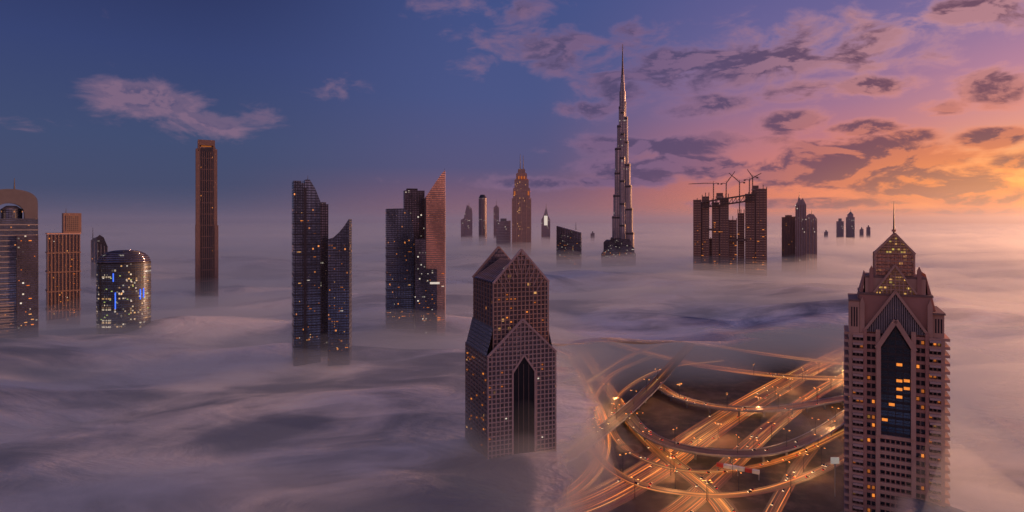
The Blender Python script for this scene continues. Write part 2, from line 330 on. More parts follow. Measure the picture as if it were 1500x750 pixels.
for f in(.02,.5,.98):
    q=a+d*f; MB().cone(q.x,q.y,.9,.9,0,6.9,10).build('pier',m_grey,root)
p=P(1223,674,40); root=empty('billboard',(p.x,p.y,0),0,'blank white billboard at left foot of the near right tower','billboard')
MB().box(-4.5,4.5,-.4,.4,36,43).build('panel',emis('white_board',WHT,.3),root); MB().box(-.7,.7,-.3,.3,0,36).build('post',m_grey,root)
# ---------------------------------------------------------------- towers
class T:
    def __init__(s,name,label,pxc,D,twist=0,cat='skyscraper',group=None):
        s.D=D; s.pxc=pxc; s.b=math.atan((pxc-750)/F); s.k=D/F*math.cos(s.b); s.r=empty(name,((pxc-750)/F*D,D,0),-s.b+R(twist),label,cat,group)
    def x(s,px): return (px-s.pxc)*s.k
    def z(s,py): return H-(py-325)*s.D/F
    def prof(s,pts,mat,y0,y1,name='body'):
        pr=[(s.x(a),s.z(b)) for a,b in pts]
        return MB().py([(pr[0][0],0),(pr[-1][0],0)]+pr[::-1],y0,y1).build(name,mat,s.r)
    def top(s,pts,X_):
        pr=[(s.x(a),s.z(b)) for a,b in pts]
        for (a,b),(c,d) in zip(pr,pr[1:]):
            if a<=X_<=c: return b+(d-b)*(X_-a)/max(1e-6,c-a)
        return pr[-1][1]
    def fins(s,pts,y0,sp,w,mat,proud=.7,name='facade_fins',zlo=60):
        g=MB(); x0=s.x(pts[0][0]); x1=s.x(pts[-1][0]); n=max(1,int((x1-x0)/sp))
        for i in range(n+1):
            X_=x0+(x1-x0)*i/n; X_=min(max(X_,x0+w/2),x1-w/2); g.box(X_-w/2,X_+w/2,y0-proud,y0-.003,zlo,s.top(pts,X_)-.2)
        return g.build(name,mat,s.r)
    def bands(s,px0,px1,pyt,y0,y1,sp,h,mat,proud=.4,name='floor_bands',zlo=60):
        g=MB(); z_=s.z(pyt)-sp
        while z_>zlo: g.box(s.x(px0)-proud,s.x(px1)+proud,y0-proud,y1+proud,z_,z_+h); z_-=sp
        return g.build(name,mat,s.r)
    def box(s,px0,px1,pyt,pyb,y0,y1,mat,name):
        return MB().box(s.x(px0),s.x(px1),y0,y1,s.z(pyb) if pyb else 0,s.z(pyt)).build(name,mat,s.r)
    def mast(s,px,pyt,pyb,r,y,name='antenna'):
        return MB().cone(s.x(px),y,r,r*.3,s.z(pyb),s.z(pyt),8).build(name,m_dk,s.r)
    def lit(s,px0,px1,pyt,pyb,y,n,cw,ch,w,h,mats=None):
        seen=set(); mats=mats or (m_win,m_wina,m_dim,m_dim,m_winw,m_dim,m_dim)
        x0=s.x(px0);x1=s.x(px1);z0=s.z(pyb);z1=s.z(pyt)
        for i in range(int(n*.75)):
            q=(random.randrange(max(1,int((x1-x0)/cw))),int(max(1,int((z1-z0)/ch))*random.random()**1.9))
            if q in seen: continue
            seen.add(q); X_=x0+(q[0]+.5)*cw; Z_=z0+(q[1]+.5)*ch; ww=w*random.choice((.3,.35,.35,.9))
            MB().box(max(x0,X_-ww),min(x1,X_+ww),y-.12,y-.02,Z_-h*.3,Z_+h*.3).build('window',random.choice(mats),s.r)
# A arch-topped
t_=T('arch_topped_tower','arch topped glass tower with ringed opening, leftmost in the view',12,1036,3)
t_.prof([(-34,320),(57,320)],g_navy,0,45); 
t_.bands(-34,57,322,0,45,9,1.6,m_grey,.6); t_.bands(-30,57,440,-2,40,4.6,1.3,m_grey,.8,'podium_bands')
n=20; ra=t_.x(57)-t_.x(16); za=t_.z(320)
arc=[(t_.x(16)+ra*math.cos(math.pi-math.pi*i/n),za+24+26*math.sin(math.pi*i/n)**.7) for i in range(n+1)]
inn=[(t_.x(14)+ra*.55*math.cos(math.pi-math.pi*i/n),za+8+18*math.sin(math.pi*i/n)) for i in range(n+1)]
pr=[(arc[0][0],za)]+arc+[(arc[-1][0],za),(inn[-1][0],za)]+inn[::-1]+[(inn[0][0],za)]
MB().py(pr[::-1],2,22).build('crown_arch',solid('arch_cladding',(.12,.105,.12),.45),t_.r)
MB().cone(t_.x(18),20,15,15,t_.z(322),t_.z(306),24).build('drum',g_navy,t_.r); MB().cone(t_.x(18),20,14,7,t_.z(306),t_.z(301),24).build('dome',m_pale,t_.r)
t_.mast(22,260,277,1.2,12); t_.box(24,57,345,500,-4,0-.01,g_dark,'glass_bay'); t_.lit(26,55,350,480,-4,22,3,4.5,2.2,2)
# B
t_=T('brown_office_tower','brown ribbed office tower with raised box on its right shoulder',95,1266,4)
t_.prof([(70,344),(118,344)],g_brown,0,50); t_.fins([(70,343),(118,343)],0,5.5,1.6,m_brown,1.2); 
for py_ in (343,371,399,427,455): MB().box(t_.x(70)-1.4,t_.x(118)+1.4,-1.4,51.4,t_.z(py_),t_.z(py_)+2.4).build('floor_band',m_brown if py_>343 else m_tan,t_.r)
t_.box(93,120,312,342,4,40,m_brown,'roof_box'); t_.box(97,116,316,338,3.5,3.99,g_brown,'roof_windows'); t_.mast(98,305,313,.8,20); t_.lit(72,116,350,460,-.1,24,5.5,4,2.6,2.2)
# C
t_=T('sail_topped_tower','small twin sail topped tower between brown tower and glass drum',146,2000,0)
t_.prof([(133,352),(137,349),(142,347)],g_navy,0,30,'left_sail'); t_.prof([(139,350),(146,344),(152,348),(158,362)],g_dark,6,40,'right_sail'); t_.mast(136,333,350,1.3,10); t_.fins([(133,352),(158,362)],-.2,9,1.5,m_grey,.6)
# D drum
t_=T('glass_drum_tower','dark elliptical glass drum tower with green, yellow and blue lights',182,1140,0)
w_=t_.x(223); zt=t_.z(386)
MB().cone(0,w_*.7,w_,w_,0,zt,48,1,.7).build('body',g_drum,t_.r)
g=MB(); 
for i in range(8):
    a0=i/8*math.pi/2;a1=(i+1)/8*math.pi/2; g.cone(0,w_*.7,w_*.99*math.cos(a0)**.7,w_*.99*max(0,math.cos(a1))**.7+.01,zt+24*math.sin(a0),zt+24*math.sin(a1),48,1,.7)
g.build('domed_roof',g_dark,t_.r,True)
g=MB()
z_=zt
while z_>60: g.cone(0,w_*.7,w_+.6,w_+.6,z_-1,z_,48,1,.7); z_-=12
g.build('ring_bands',m_dk,t_.r)
for px,a,b in((166,400,412),(169,428,452),(206,425,440),(211,424,438)):
    X_=t_.x(px); Y_=w_*.7-.7*math.sqrt(max(0,w_*w_-X_*X_))-1.2; MB().box(X_-.9,X_+.9,Y_,Y_+.6,t_.z(b),t_.z(a)).build('blue_light',m_blue,t_.r)
for i in range(30):
    px=random.uniform(146,218); X_=t_.x(px); Y_=w_*.7-.7*math.sqrt(max(0,w_*w_-X_*X_))-.8; Z_=t_.z(395)-4*random.randrange(3,24)
    MB().box(X_-1.2,X_+1.2,Y_,Y_+.5,Z_,Z_+1.5).build('window',random.choice((m_win,m_wing,m_wing,m_winw)),t_.r)
# E tall slab
t_=T('tall_slab_tower','tallest slender brown slab tower standing alone at left',304,1650,2)
t_.prof([(291,215),(316,215)],g_brown,2,45); t_.prof([(287,218),(293,218)],m_brown,0,48,'left_pier'); t_.prof([(313.5,218),(318.5,218)],m_brown,0,48,'right_pier')
t_.prof([(286.5,330),(292.5,330)],m_brown,-2,50,'lower_left_pier'); t_.prof([(314.5,330),(320,330)],m_brown,-2,50,'lower_right_pier')
t_.box(290,315,205,213,0,46,m_brown,'crown_beam'); t_.box(290,292.5,213,222,0,46,m_brown,'crown_post'); t_.box(312.5,315,213,222,0,46,m_brown,'crown_post'); t_.box(295,310,213,216,10,30,m_dim,'crown_light')
t_.box(295,310,217,None,.6,1.99,m_dk,'dark_centre_strip')
t_.fins([(296,222),(309,222)],.6,5,1.2,m_brown,1.2); t_.bands(293.3,313,216,.8,40,30,2.5,m_brown,.6)
# F cluster
t_=T('notched_glass_tower','dark glass tower with notched slanting crown, tallest of the trio left of centre',449,900,5)
pf=[(430,265),(441,265),(441.5,268),(447,268),(447.5,263),(454,263),(462,276),(470,296)]
t_.prof(pf,g_navy,0,34); t_.fins([(430,265),(446,265)],0,3,.6,m_dk,.5); t_.fins([(450,263),(454,263),(462,276),(470,296)],0,5,.5,m_dk,.5,'right_fins'); t_.bands(430,470,298,0,34,15,1,m_dk,.5); t_.lit(431,469,300,500,-.1,40,3,3.8,2,1.8); t_.mast(452,256,264,.5,12)
t_.box(444.5,449,275,None,-1.5,-.01,m_dk,'dark_strip')  # dark metal strip set proud of the facade
t_=T('slim_infill_tower','slim flat topped dark tower wedged behind the two slanted glass towers',474,935,5)
t_.prof([(466,299),(481,299)],g_dark,0,26); t_.fins([(466,299),(481,299)],0,4,.8,m_dk,.6); t_.box(469,478,296,299,4,20,m_grey,'roof_plant')
t_=T('blade_glass_tower','dark glass tower whose roof rises like a blade to the right, speckled with lights',496,890,-8)
pf=[(480,350),(488,348),(497,340),(505,330),(511,321),(511.8,321)]
t_.prof(pf,g_navy,0,30); t_.fins(pf,0,3.4,.5,m_dk,.5); t_.bands(480,511.8,352,0,30,7.6,.6,m_dk,.3); t_.lit(481,511,355,515,-.1,52,3.4,3.8,2,1.8)
# G cluster
t_=T('curved_shoulder_tower','glass tower with curved right shoulder, left one of the mirrored trio',586,1180,4)
pf=[(566,306),(590,305),(597,308),(602,318),(605,332),(607,350)]
t_.prof(pf,g_navy,0,36); t_.fins(pf,0,5.2,.6,m_dk,.5); t_.bands(566,607,352,0,36,16,1.2,m_dk,.5); t_.lit(567,606,352,465,-.1,40,4,4,2.4,2)
t_=T('flat_dark_tower','black flat roofed tower behind curved shoulder and wedge topped towers',607,1230,4)
t_.prof([(592,279),(622,279)],g_dark,0,34); t_.fins([(592,279),(622,279)],0,5,.9,m_dk,.8); t_.box(596,612,276,279,4,30,m_dk,'roof_plant')
t_=T('wedge_topped_tower','rose tinted glass tower with sharp wedge roof rising to the right',637,1170,-3)
pf=[(622,291),(628,282),(638,267),(648,253),(651.4,250),(651.8,250)]
t_.prof(pf,g_mirror,0,40); t_.prof([(621.6,292),(624.2,287)],m_dk,-1,40.5,'left_edge_fin'); t_.box(608,624,350,None,-3,30,g_dark,'side_wing'); t_.box(622,640,394,None,-2,-.01,g_dark,'lower_glass')
t_.lit(610,651,396,470,-3.2,40,4,4,2.6,2,); t_.box(630,644,413,416,-2.8,-2.1,m_winw,'light_band'); t_.mast(651,246,252,.4,5)
# ---- H near lattice tower
rt=empty('lattice_gable_tower',((762-750)/F*560,560,0),R(20),'near twin gabled tower of square lattice windows with tall pointed opening','skyscraper')
lx0,lx1,ly1=-31,36,76; ux0,ux1,uy0,uy1=-24,31,6,72; cx=3.5; UE,UP,LE,LP=244,274.5,179,211
def gz(X_,x0,x1,e,p): return e+(p-e)*(1-abs(X_-(x0+x1)/2)/((x1-x0)/2))
for nm,a,b in(('front_gable_wall',uy0+1,uy0+5),('rear_gable_wall',uy1-6,uy1)):
    MB().py([(ux0+1,0),(ux1-1,0),(ux1-1,UE),(cx,UP-2),(ux0+1,UE)],a,b).build(nm,g_plum,rt)
MB().py([(ux0+1,0),(ux1-1,0),(ux1-1,UE-1),(cx,UP-12),(ux0+1,UE-1)],uy0+5.01,uy1-6.01).build('upper_body',g_navy,rt)
MB().box(lx0+1,lx1-1,1,ly1,0,LE).build('lower_body',g_plum,rt)
MB().py([(lx0+1,LE+.01),(lx1-1,LE+.01),(2.5,LP-2)],1,5).build('lower_gable_wall',g_plum,rt)
def lattice(name,x0,x1,y,z0,e,p,sx,sz,bw,mat,hole=None):
    g=MB(); c_=(x0+x1)/2; n=round((x1-x0)/sx)
    for i in range(n+1):
        X_=x0+(x1-x0)*i/n; zt_=gz(X_,x0,x1,e,p)-.4; zb=z0
        if hole and abs(X_-hole[0])<hole[1]: zb=hole[2]+(hole[3]-hole[2])*(1-abs(X_-hole[0])/hole[1])
        Xc=min(max(X_,x0+bw/2),x1-bw/2); g.box(Xc-bw/2,Xc+bw/2,y,y+1.2,zb,zt_)
    z_=z0
    while z_<p:
        f=1 if z_<=e else (p-z_)/(p-e); a=c_-(x1-x0)/2*f; b=c_+(x1-x0)/2*f
        segs=[(a,b)]
        if hole and z_<hole[3]:
            hw=hole[1]*(1 if z_<hole[2] else (hole[3]-z_)/(hole[3]-hole[2])); segs=[(a,hole[0]-hw),(hole[0]+hw,b)]
        for q,r_ in segs:
            if r_-q>1: g.box(q,r_,y+.06,y+1.1,z_-bw/2,z_+bw/2)
        z_+=sz
    o=g.build(name,mat,rt); 
    h=MB(); h.bar((x0,y+.5,e),(c_,y+.5,p),1.8,1.8); h.bar((c_,y+.5,p),(x1,y+.5,e),1.8,1.8); h.build('gable_coping',m_lat,rt)
lattice('upper_lattice',ux0,ux1,uy0-.3,185,UE,UP,3.93,4.2,.75,m_tan)
lattice('lower_lattice',lx0,lx1,-.3,40,LE,LP,3.94,4.2,.85,m_lat,(cx,11,163,178))
# lattice braces on the gables
h=MB()
for i in range(1,6):
    f=i/6; h.bar((ux0+(cx-ux0)*f,uy0-.75,UE+(UP-UE)*f),(ux0+(cx-ux0)*f+8*(1-f)+2,uy0-.75,UE+(UP-UE)*f-14),.6); h.bar((ux1-(ux1-cx)*f,uy0-.75,UE+(UP-UE)*f),(ux1-(ux1-cx)*f-8*(1-f)-2,uy0-.75,UE+(UP-UE)*f-14),.6)
h.build('gable_bracing',m_lat,rt)
MB().py([(cx-10.5,40),(cx+10.5,40),(cx+10.5,163),(cx,177.5),(cx-10.5,163)],.4,.95).build('tall_opening_panel',solid('opening_dark_panel',(.02,.018,.025),.15,.3),rt)  # flat near-black panel in place of the recessed opening
h=MB(); h.bar((cx-11,-.6,40),(cx-11,-.6,163.5),1.4); h.bar((cx+11,-.6,40),(cx+11,-.6,163.5),1.4); h.bar((cx-11,-.6,163),(cx,-.6,178.5),1.4); h.bar((cx,-.6,178.5),(cx+11,-.6,163),1.4); h.build('opening_frame',m_lat,rt)
h=MB()
for i in range(3): h.box(cx-5+i*5-.2,cx-5+i*5+.2,.2,.39,40,170)
h.build('opening_mullions',m_brown,rt)
g=MB()
for i in range(40):
    z_=45+i*4.2
    if z_<176: g.box(lx0+.3,lx0+.98,1,ly1,z_,z_+.9)
g.build('side_bands',m_brown,rt)
g=MB()
for i in range(9): y_=2+i*(ly1-4)/8; g.box(lx0,lx0+.29,y_-.6,y_+.6,40,LE)
for i in range(8): y_=8+i*(uy1-11)/7; g.box(ux0-.1,ux0+.98,y_-.6,y_+.6,LE,UE)
g.build('side_piers',m_brown,rt)
g=MB()
for i in range(14): z_=187+i*4.2; g.box(ux0+.3,ux0+.97,uy0,uy1,z_,z_+.7)
g.build('upper_side_bands',m_brown,rt)
def slab(name,a,b,c,d,th,mat):
    vs=[Vector(q) for q in(a,b,c,d)]; n_=(vs[1]-vs[0]).cross(vs[3]-vs[0]).normalized()*th
    MB().add(vs+[v-n_ for v in vs],[(0,1,2,3),(7,6,5,4),(0,4,5,1),(1,5,6,2),(2,6,7,3),(3,7,4,0)]).build(name,mat,rt)
slab('side_roof_glass',(lx0,6,LE-1),(ux0-.2,6,204),(ux0-.2,ly1-4,204),(lx0,ly1-4,LE-1),.6,m_roofblue)
slab('side_roof_glass',(ux1+.2,6,197),(lx1,6,LE-1),(lx1,ly1-4,LE-1),(ux1+.2,ly1-4,197),.6,m_roofblue)
slab('main_roof_panel',(ux0+.2,uy0+6,UE+.6),(cx-.5,uy0+6,UP-12),(cx-.5,uy1-7,UP-12),(ux0+.2,uy1-7,UE+.6),.7,g_dark)
g=MB()
for i in range(9):
    y_=uy0+8+i*6; g.bar((ux0+.2,y_,UE+1.6),(cx-.5,y_,UP-11),.7)
g.build('roof_ribs',m_tan,rt)
h=MB(); h.bar((ux0,uy1,UE),(cx,uy1,UP),1.8); h.bar((cx,uy1,UP),(ux1,uy1,UE),1.8); h.build('rear_coping',m_tan,rt)
seen=set()
for i in range(32):
    ix=random.randrange(17); iz=random.randrange(32); X_=lx0+3.94*(ix+.5); Z_=40+4.2*(iz+.5)
    if (ix,iz) in seen or (Z_<180 and abs(X_-cx)<13) or Z_>gz(X_,lx0,lx1,LE,LP)-4: continue
    seen.add((ix,iz)); MB().box(X_-.8,X_+.8,.75,.98,Z_-.6,Z_+.6).build('window',random.choice((m_wina,m_dim,m_dim,m_dim,m_dim,m_winw)),rt)
for i in range(12):
    ix=random.randrange(14); iz=random.randrange(4,14); X_=ux0+3.93*(ix+.5); Z_=185+4.2*(iz+.5)
    if (ix,iz,1) in seen or Z_>gz(X_,ux0,ux1,UE,UP)-4: continue
    seen.add((ix,iz,1)); MB().box(X_-.8,X_+.8,uy0+.7,uy0+.98,Z_-.6,Z_+.6).build('window',random.choice((m_wina,m_dim,m_dim)),rt)
for i in range(22):
    y_=random.uniform(5,70); z_=47.1+4.2*random.randrange(8,30); MB().box(lx0+.2,lx0+.9,y_-1,y_+1,z_-.6,z_+.6).build('window',random.choice((m_wina,m_dim,m_dim)),rt)
# ---- far towers
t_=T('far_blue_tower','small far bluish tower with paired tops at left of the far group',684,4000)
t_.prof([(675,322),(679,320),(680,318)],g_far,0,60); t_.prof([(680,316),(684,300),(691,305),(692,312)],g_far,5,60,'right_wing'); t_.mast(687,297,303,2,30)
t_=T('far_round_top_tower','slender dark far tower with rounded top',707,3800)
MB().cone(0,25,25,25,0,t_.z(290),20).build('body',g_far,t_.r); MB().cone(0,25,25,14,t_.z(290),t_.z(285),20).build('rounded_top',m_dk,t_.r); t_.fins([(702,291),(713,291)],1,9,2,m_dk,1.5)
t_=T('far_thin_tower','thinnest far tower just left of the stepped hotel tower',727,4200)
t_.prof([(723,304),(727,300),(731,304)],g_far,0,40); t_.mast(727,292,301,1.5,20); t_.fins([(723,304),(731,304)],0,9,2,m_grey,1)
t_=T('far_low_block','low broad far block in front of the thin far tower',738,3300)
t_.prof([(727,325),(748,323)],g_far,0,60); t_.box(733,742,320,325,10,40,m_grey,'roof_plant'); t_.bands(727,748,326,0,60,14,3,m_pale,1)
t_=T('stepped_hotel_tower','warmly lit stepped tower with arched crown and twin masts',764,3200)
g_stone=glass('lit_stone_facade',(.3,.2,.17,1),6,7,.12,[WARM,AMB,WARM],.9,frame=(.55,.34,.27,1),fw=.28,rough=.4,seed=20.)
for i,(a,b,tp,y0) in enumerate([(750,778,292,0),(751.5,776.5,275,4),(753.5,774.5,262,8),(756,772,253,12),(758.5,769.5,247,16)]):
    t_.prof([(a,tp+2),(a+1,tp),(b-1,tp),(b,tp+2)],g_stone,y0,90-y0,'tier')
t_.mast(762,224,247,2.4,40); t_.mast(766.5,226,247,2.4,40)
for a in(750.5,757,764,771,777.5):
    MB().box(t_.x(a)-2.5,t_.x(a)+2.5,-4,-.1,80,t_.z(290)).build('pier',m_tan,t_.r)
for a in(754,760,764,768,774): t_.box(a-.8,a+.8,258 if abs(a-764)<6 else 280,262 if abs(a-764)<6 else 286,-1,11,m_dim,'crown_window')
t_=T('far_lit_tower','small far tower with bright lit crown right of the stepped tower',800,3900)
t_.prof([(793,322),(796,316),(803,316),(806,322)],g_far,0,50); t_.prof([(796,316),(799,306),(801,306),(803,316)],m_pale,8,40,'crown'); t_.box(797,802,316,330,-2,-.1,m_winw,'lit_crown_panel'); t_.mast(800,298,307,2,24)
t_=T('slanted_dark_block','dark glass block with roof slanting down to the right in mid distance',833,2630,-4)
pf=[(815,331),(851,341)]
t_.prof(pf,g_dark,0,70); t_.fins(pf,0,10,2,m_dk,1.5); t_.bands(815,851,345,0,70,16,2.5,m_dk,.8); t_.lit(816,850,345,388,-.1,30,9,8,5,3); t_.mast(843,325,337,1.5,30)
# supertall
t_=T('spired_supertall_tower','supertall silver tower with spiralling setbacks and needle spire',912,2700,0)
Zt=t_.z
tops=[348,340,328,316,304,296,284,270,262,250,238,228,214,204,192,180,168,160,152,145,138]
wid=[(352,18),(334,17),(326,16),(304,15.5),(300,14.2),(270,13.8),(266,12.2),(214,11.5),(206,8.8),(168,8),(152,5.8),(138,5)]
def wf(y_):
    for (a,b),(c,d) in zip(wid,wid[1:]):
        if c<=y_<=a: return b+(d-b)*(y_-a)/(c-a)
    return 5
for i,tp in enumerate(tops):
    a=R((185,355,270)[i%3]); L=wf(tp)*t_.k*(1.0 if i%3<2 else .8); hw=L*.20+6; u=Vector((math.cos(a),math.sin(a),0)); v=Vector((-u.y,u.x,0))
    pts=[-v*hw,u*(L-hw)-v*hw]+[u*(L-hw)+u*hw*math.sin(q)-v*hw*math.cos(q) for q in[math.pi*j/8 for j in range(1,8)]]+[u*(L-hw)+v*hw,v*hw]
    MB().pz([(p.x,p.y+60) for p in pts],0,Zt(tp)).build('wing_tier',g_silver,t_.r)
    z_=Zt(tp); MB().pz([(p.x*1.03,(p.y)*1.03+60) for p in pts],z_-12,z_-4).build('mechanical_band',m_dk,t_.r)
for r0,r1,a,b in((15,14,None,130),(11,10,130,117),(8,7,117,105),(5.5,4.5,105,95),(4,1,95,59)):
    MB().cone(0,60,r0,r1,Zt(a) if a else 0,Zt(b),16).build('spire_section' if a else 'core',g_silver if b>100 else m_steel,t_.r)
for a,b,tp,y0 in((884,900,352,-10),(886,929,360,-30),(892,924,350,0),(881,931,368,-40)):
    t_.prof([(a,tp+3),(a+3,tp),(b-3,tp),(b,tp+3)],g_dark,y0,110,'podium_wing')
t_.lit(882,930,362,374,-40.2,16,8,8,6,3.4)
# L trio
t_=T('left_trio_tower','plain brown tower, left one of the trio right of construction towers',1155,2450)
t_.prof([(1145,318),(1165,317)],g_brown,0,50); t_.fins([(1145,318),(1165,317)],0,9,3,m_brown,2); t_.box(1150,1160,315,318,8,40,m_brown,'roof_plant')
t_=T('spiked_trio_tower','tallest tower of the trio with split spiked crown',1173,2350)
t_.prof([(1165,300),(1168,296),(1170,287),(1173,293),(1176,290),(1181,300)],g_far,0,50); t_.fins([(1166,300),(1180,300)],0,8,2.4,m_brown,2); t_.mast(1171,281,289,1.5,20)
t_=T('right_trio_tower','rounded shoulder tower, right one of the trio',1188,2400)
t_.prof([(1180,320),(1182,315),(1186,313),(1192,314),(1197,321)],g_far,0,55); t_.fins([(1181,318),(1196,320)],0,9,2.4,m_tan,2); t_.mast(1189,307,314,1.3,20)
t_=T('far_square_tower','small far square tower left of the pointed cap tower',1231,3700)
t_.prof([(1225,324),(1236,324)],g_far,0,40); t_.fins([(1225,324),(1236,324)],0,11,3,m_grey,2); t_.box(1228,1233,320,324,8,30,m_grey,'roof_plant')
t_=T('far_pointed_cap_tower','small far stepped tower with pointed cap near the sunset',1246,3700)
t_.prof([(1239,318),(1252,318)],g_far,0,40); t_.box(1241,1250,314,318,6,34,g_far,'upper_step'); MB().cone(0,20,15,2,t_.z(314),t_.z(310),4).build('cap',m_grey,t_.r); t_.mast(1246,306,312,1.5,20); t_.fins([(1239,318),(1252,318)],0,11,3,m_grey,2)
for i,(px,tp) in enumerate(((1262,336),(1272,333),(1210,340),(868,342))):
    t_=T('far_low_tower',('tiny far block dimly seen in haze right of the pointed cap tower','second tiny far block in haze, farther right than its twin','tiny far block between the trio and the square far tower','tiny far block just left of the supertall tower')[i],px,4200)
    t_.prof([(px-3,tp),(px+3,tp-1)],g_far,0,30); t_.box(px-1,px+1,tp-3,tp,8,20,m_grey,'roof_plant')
# K construction
t_=T('construction_towers','unfinished brown twin tower complex joined by a high bridge',1068,2280,0,'construction site')
def frame_block(a,b,tp,y0,y1,nm):
    t_.prof([(a,tp),(b,tp)],m_conc,y0+3,y1-3,nm); 
    g=MB(); z_=t_.z(tp)
    while z_>60: g.box(t_.x(a)-1,t_.x(b)+1,y0,y1,z_-2.2,z_); z_-=9
    g.build('floor_slabs',m_tan,t_.r)
    g=MB(); n=max(2,int((t_.x(b)-t_.x(a))/9))
    for i in range(n+1):
        X_=t_.x(a)+(t_.x(b)-t_.x(a))*i/n; g.box(X_-1.3,X_+1.3,y0-.9,y0-.01,60,t_.z(tp)+random.choice((0,6,14)))
    g.build('columns',m_brown,t_.r)
for a,b,tp,y0,y1,nm in ((1015,1026,292,0,60,'left_block'),(1028,1038,287,8,60,'left_core'),(1025,1029,297,20,46,'left_stair'),(1043,1053,296,10,70,'second_block'),(1055,1067,289,4,70,'second_core'),(1052,1056,302,24,60,'second_stair'),(1068,1079,322,20,80,'middle_block'),(1081,1090,312,26,80,'middle_core'),(1092,1105,284,4,70,'right_block'),(1107,1122,277,0,70,'right_core'),(1104,1108,286,20,60,'right_stair'),(1048,1060,282,20,50,'core_top'),(1101,1112,272,20,50,'core_head'),(1037,1044,350,26,60,'low_link')):
    if nm in('core_top','core_head'): t_.box(a+1,b-1,tp,293,22,44,m_conc,nm); t_.box(a,b,tp+5,tp+7,20,46,m_tan,'top_slab')
    else: frame_block(a,b,tp,y0,y1,nm)
g=MB(); yA=30
for (a,ya,b,yb) in((1026,296,1108,284),(1026,304,1108,293)):
    g.bar((t_.x(a),yA-18,t_.z(ya)),(t_.x(b),yA-18,t_.z(yb)),26,5)
for i in range(14):
    a=1028+i*5.6; g.bar((t_.x(a),yA-33,t_.z(304-i*.75)),(t_.x(a+5.6),yA-33,t_.z(296-i*.8)),2.2); g.bar((t_.x(a),yA-33,t_.z(296-i*.8)),(t_.x(a),yA-33,t_.z(304-i*.75)),2)
g.build('bridge_truss',m_steel,t_.r)
for a,b,y_ in((1036,1045,335),(1066,1094,350)): t_.box(a,b,y_,y_+3,2,40,m_steel,'link_deck')
t_.lit(1016,1037,320,390,-.9,22,8.5,8.5,4,3,(m_wina,m_wina,m_dim)); t_.lit(1094,1121,320,395,-.9,30,8.5,8.5,4,3,(m_wina,m_wina,m_dim)); t_.lit(1045,1066,320,395,3,22,8.5,8.5,4,3,(m_wina,m_wina,m_dim)); t_.lit(1069,1089,335,395,19,16,8.5,8.5,4,3,(m_wina,m_dim))  # amber panes on the unfinished floors are added site work lights
for i,(px,base,tp,jx,jy,lab) in enumerate(((1049,286,268,1012,272,'leftmost tower crane with long level jib'),(1069,294,268,1082,250,'luffing crane raised over the middle of the site'),(1090,290,266,1074,252,'crane leaning back left beside the right block'),(1106,274,262,1124,252,'crane on the right block with jib to the right'),(1112,278,258,1104,246,'crane at far right with steep short jib'))):
    s_=2280/F; root=empty('tower_crane',((px-750)*s_,2310+i*8,H-(base-325)*s_),0,lab,'crane','cranes above the construction towers')
    hh=(base-tp)*s_; dx=(jx-px)*s_; dz=(tp-jy)*s_ if i else -2
    g=MB()
    for q in((-1.2,-1.2),(1.2,-1.2),(1.2,1.2),(-1.2,1.2)): g.bar((q[0],q[1],-60),(q[0],q[1],hh),.7)
    for j in range(12):
        z0=-58+j*(hh+58)/12; z1=z0+(hh+58)/12; g.bar((-1.2,-1.2,z0),(1.2,-1.2,z1),.5); g.bar((1.2,1.2,z0),(-1.2,1.2,z1),.5)
    g.build('mast',m_steel,root)
    g=MB(); g.bar((0,0,hh),(dx,0,hh+dz),1.6); g.bar((0,0,hh+3),(dx*.9,0,hh+dz*.9+1),.8)
    for j in range(10): g.bar((dx*j/10,0,hh+dz*j/10),(dx*(j+.5)/10,0,hh+dz*(j+.5)/10+2.6),.5)
    g.build('jib',m_steel,root); sg=-1 if dx>0 else 1
    MB().bar((0,0,hh),(sg*18,0,hh+1),1.8).build('counter_jib',m_steel,root); MB().box(sg*18-3,sg*18+3,-2,2,hh-4,hh+1.5).build('counterweight',m_conc,root)
    MB().box(-2,2,-3,-1.3,hh-4,hh-.5).build('cab',m_pale,root); g=MB(); g.bar((0,0,hh),(0,0,hh+9),.9); g.bar((0,0,hh+9),(dx*.6,0,hh+dz*.6+1),.4); g.bar((0,0,hh+9),(sg*17,0,hh+1),.4); g.build('apex_and_ties',m_steel,root)
# ---- N near right tower
t_=T('near_stone_tower','near tan stone tower with pointed dark arch window, lantern and spire',1312,400,4)
rt=t_.r; Z=t_.z
MB().box(-26,26,3,42,0,226).build('core',m_pane,rt)
for s in(-1,1):
    for a,b,y0,tp,mt in((8.6,11.2,0,229,m_tan),(16.2,18.2,.4,229,m_rose),(24.6,26.6,.8,226,m_tan)):
        x0,x1=sorted((s*a,s*b)); MB().box(x0,x1,y0,6,0,tp).build('pier',mt,rt)
for s in(-1,1):
    for fl in range(26):
        z_=226-5.2*fl
        for nm,a,b,pr,yb,za,zb,mt in (('inner_slab',11.2,16.2,1.4,4,2.0,0,m_rose),('outer_slab',18.2,24.6,.2,4,2.0,0,m_tan),('corner_balcony',26.6,29.4,1.6,30,1.8,0,m_tan),('balcony_rail',18.4,24.4,-1.4,.19,2.8,1.4,m_lat)):
            x0,x1=sorted((s*a,s*b)); MB().box(x0+.01,x1-.01,pr,yb-(.01 if nm=='balcony_rail' else 0),z_-za,z_-zb).build(nm,mt,rt)
for fl in range(14):
    z_=160-5.2*fl; MB().box(-8.6,8.6,.6,4,z_-2.4,z_).build('centre_slab',m_tan,rt)
for X_ in(-5.6,-2.8,0,2.8,5.6): MB().box(X_-.35,X_+.35,1,4,0,157).build('centre_mullion',m_rose,rt)
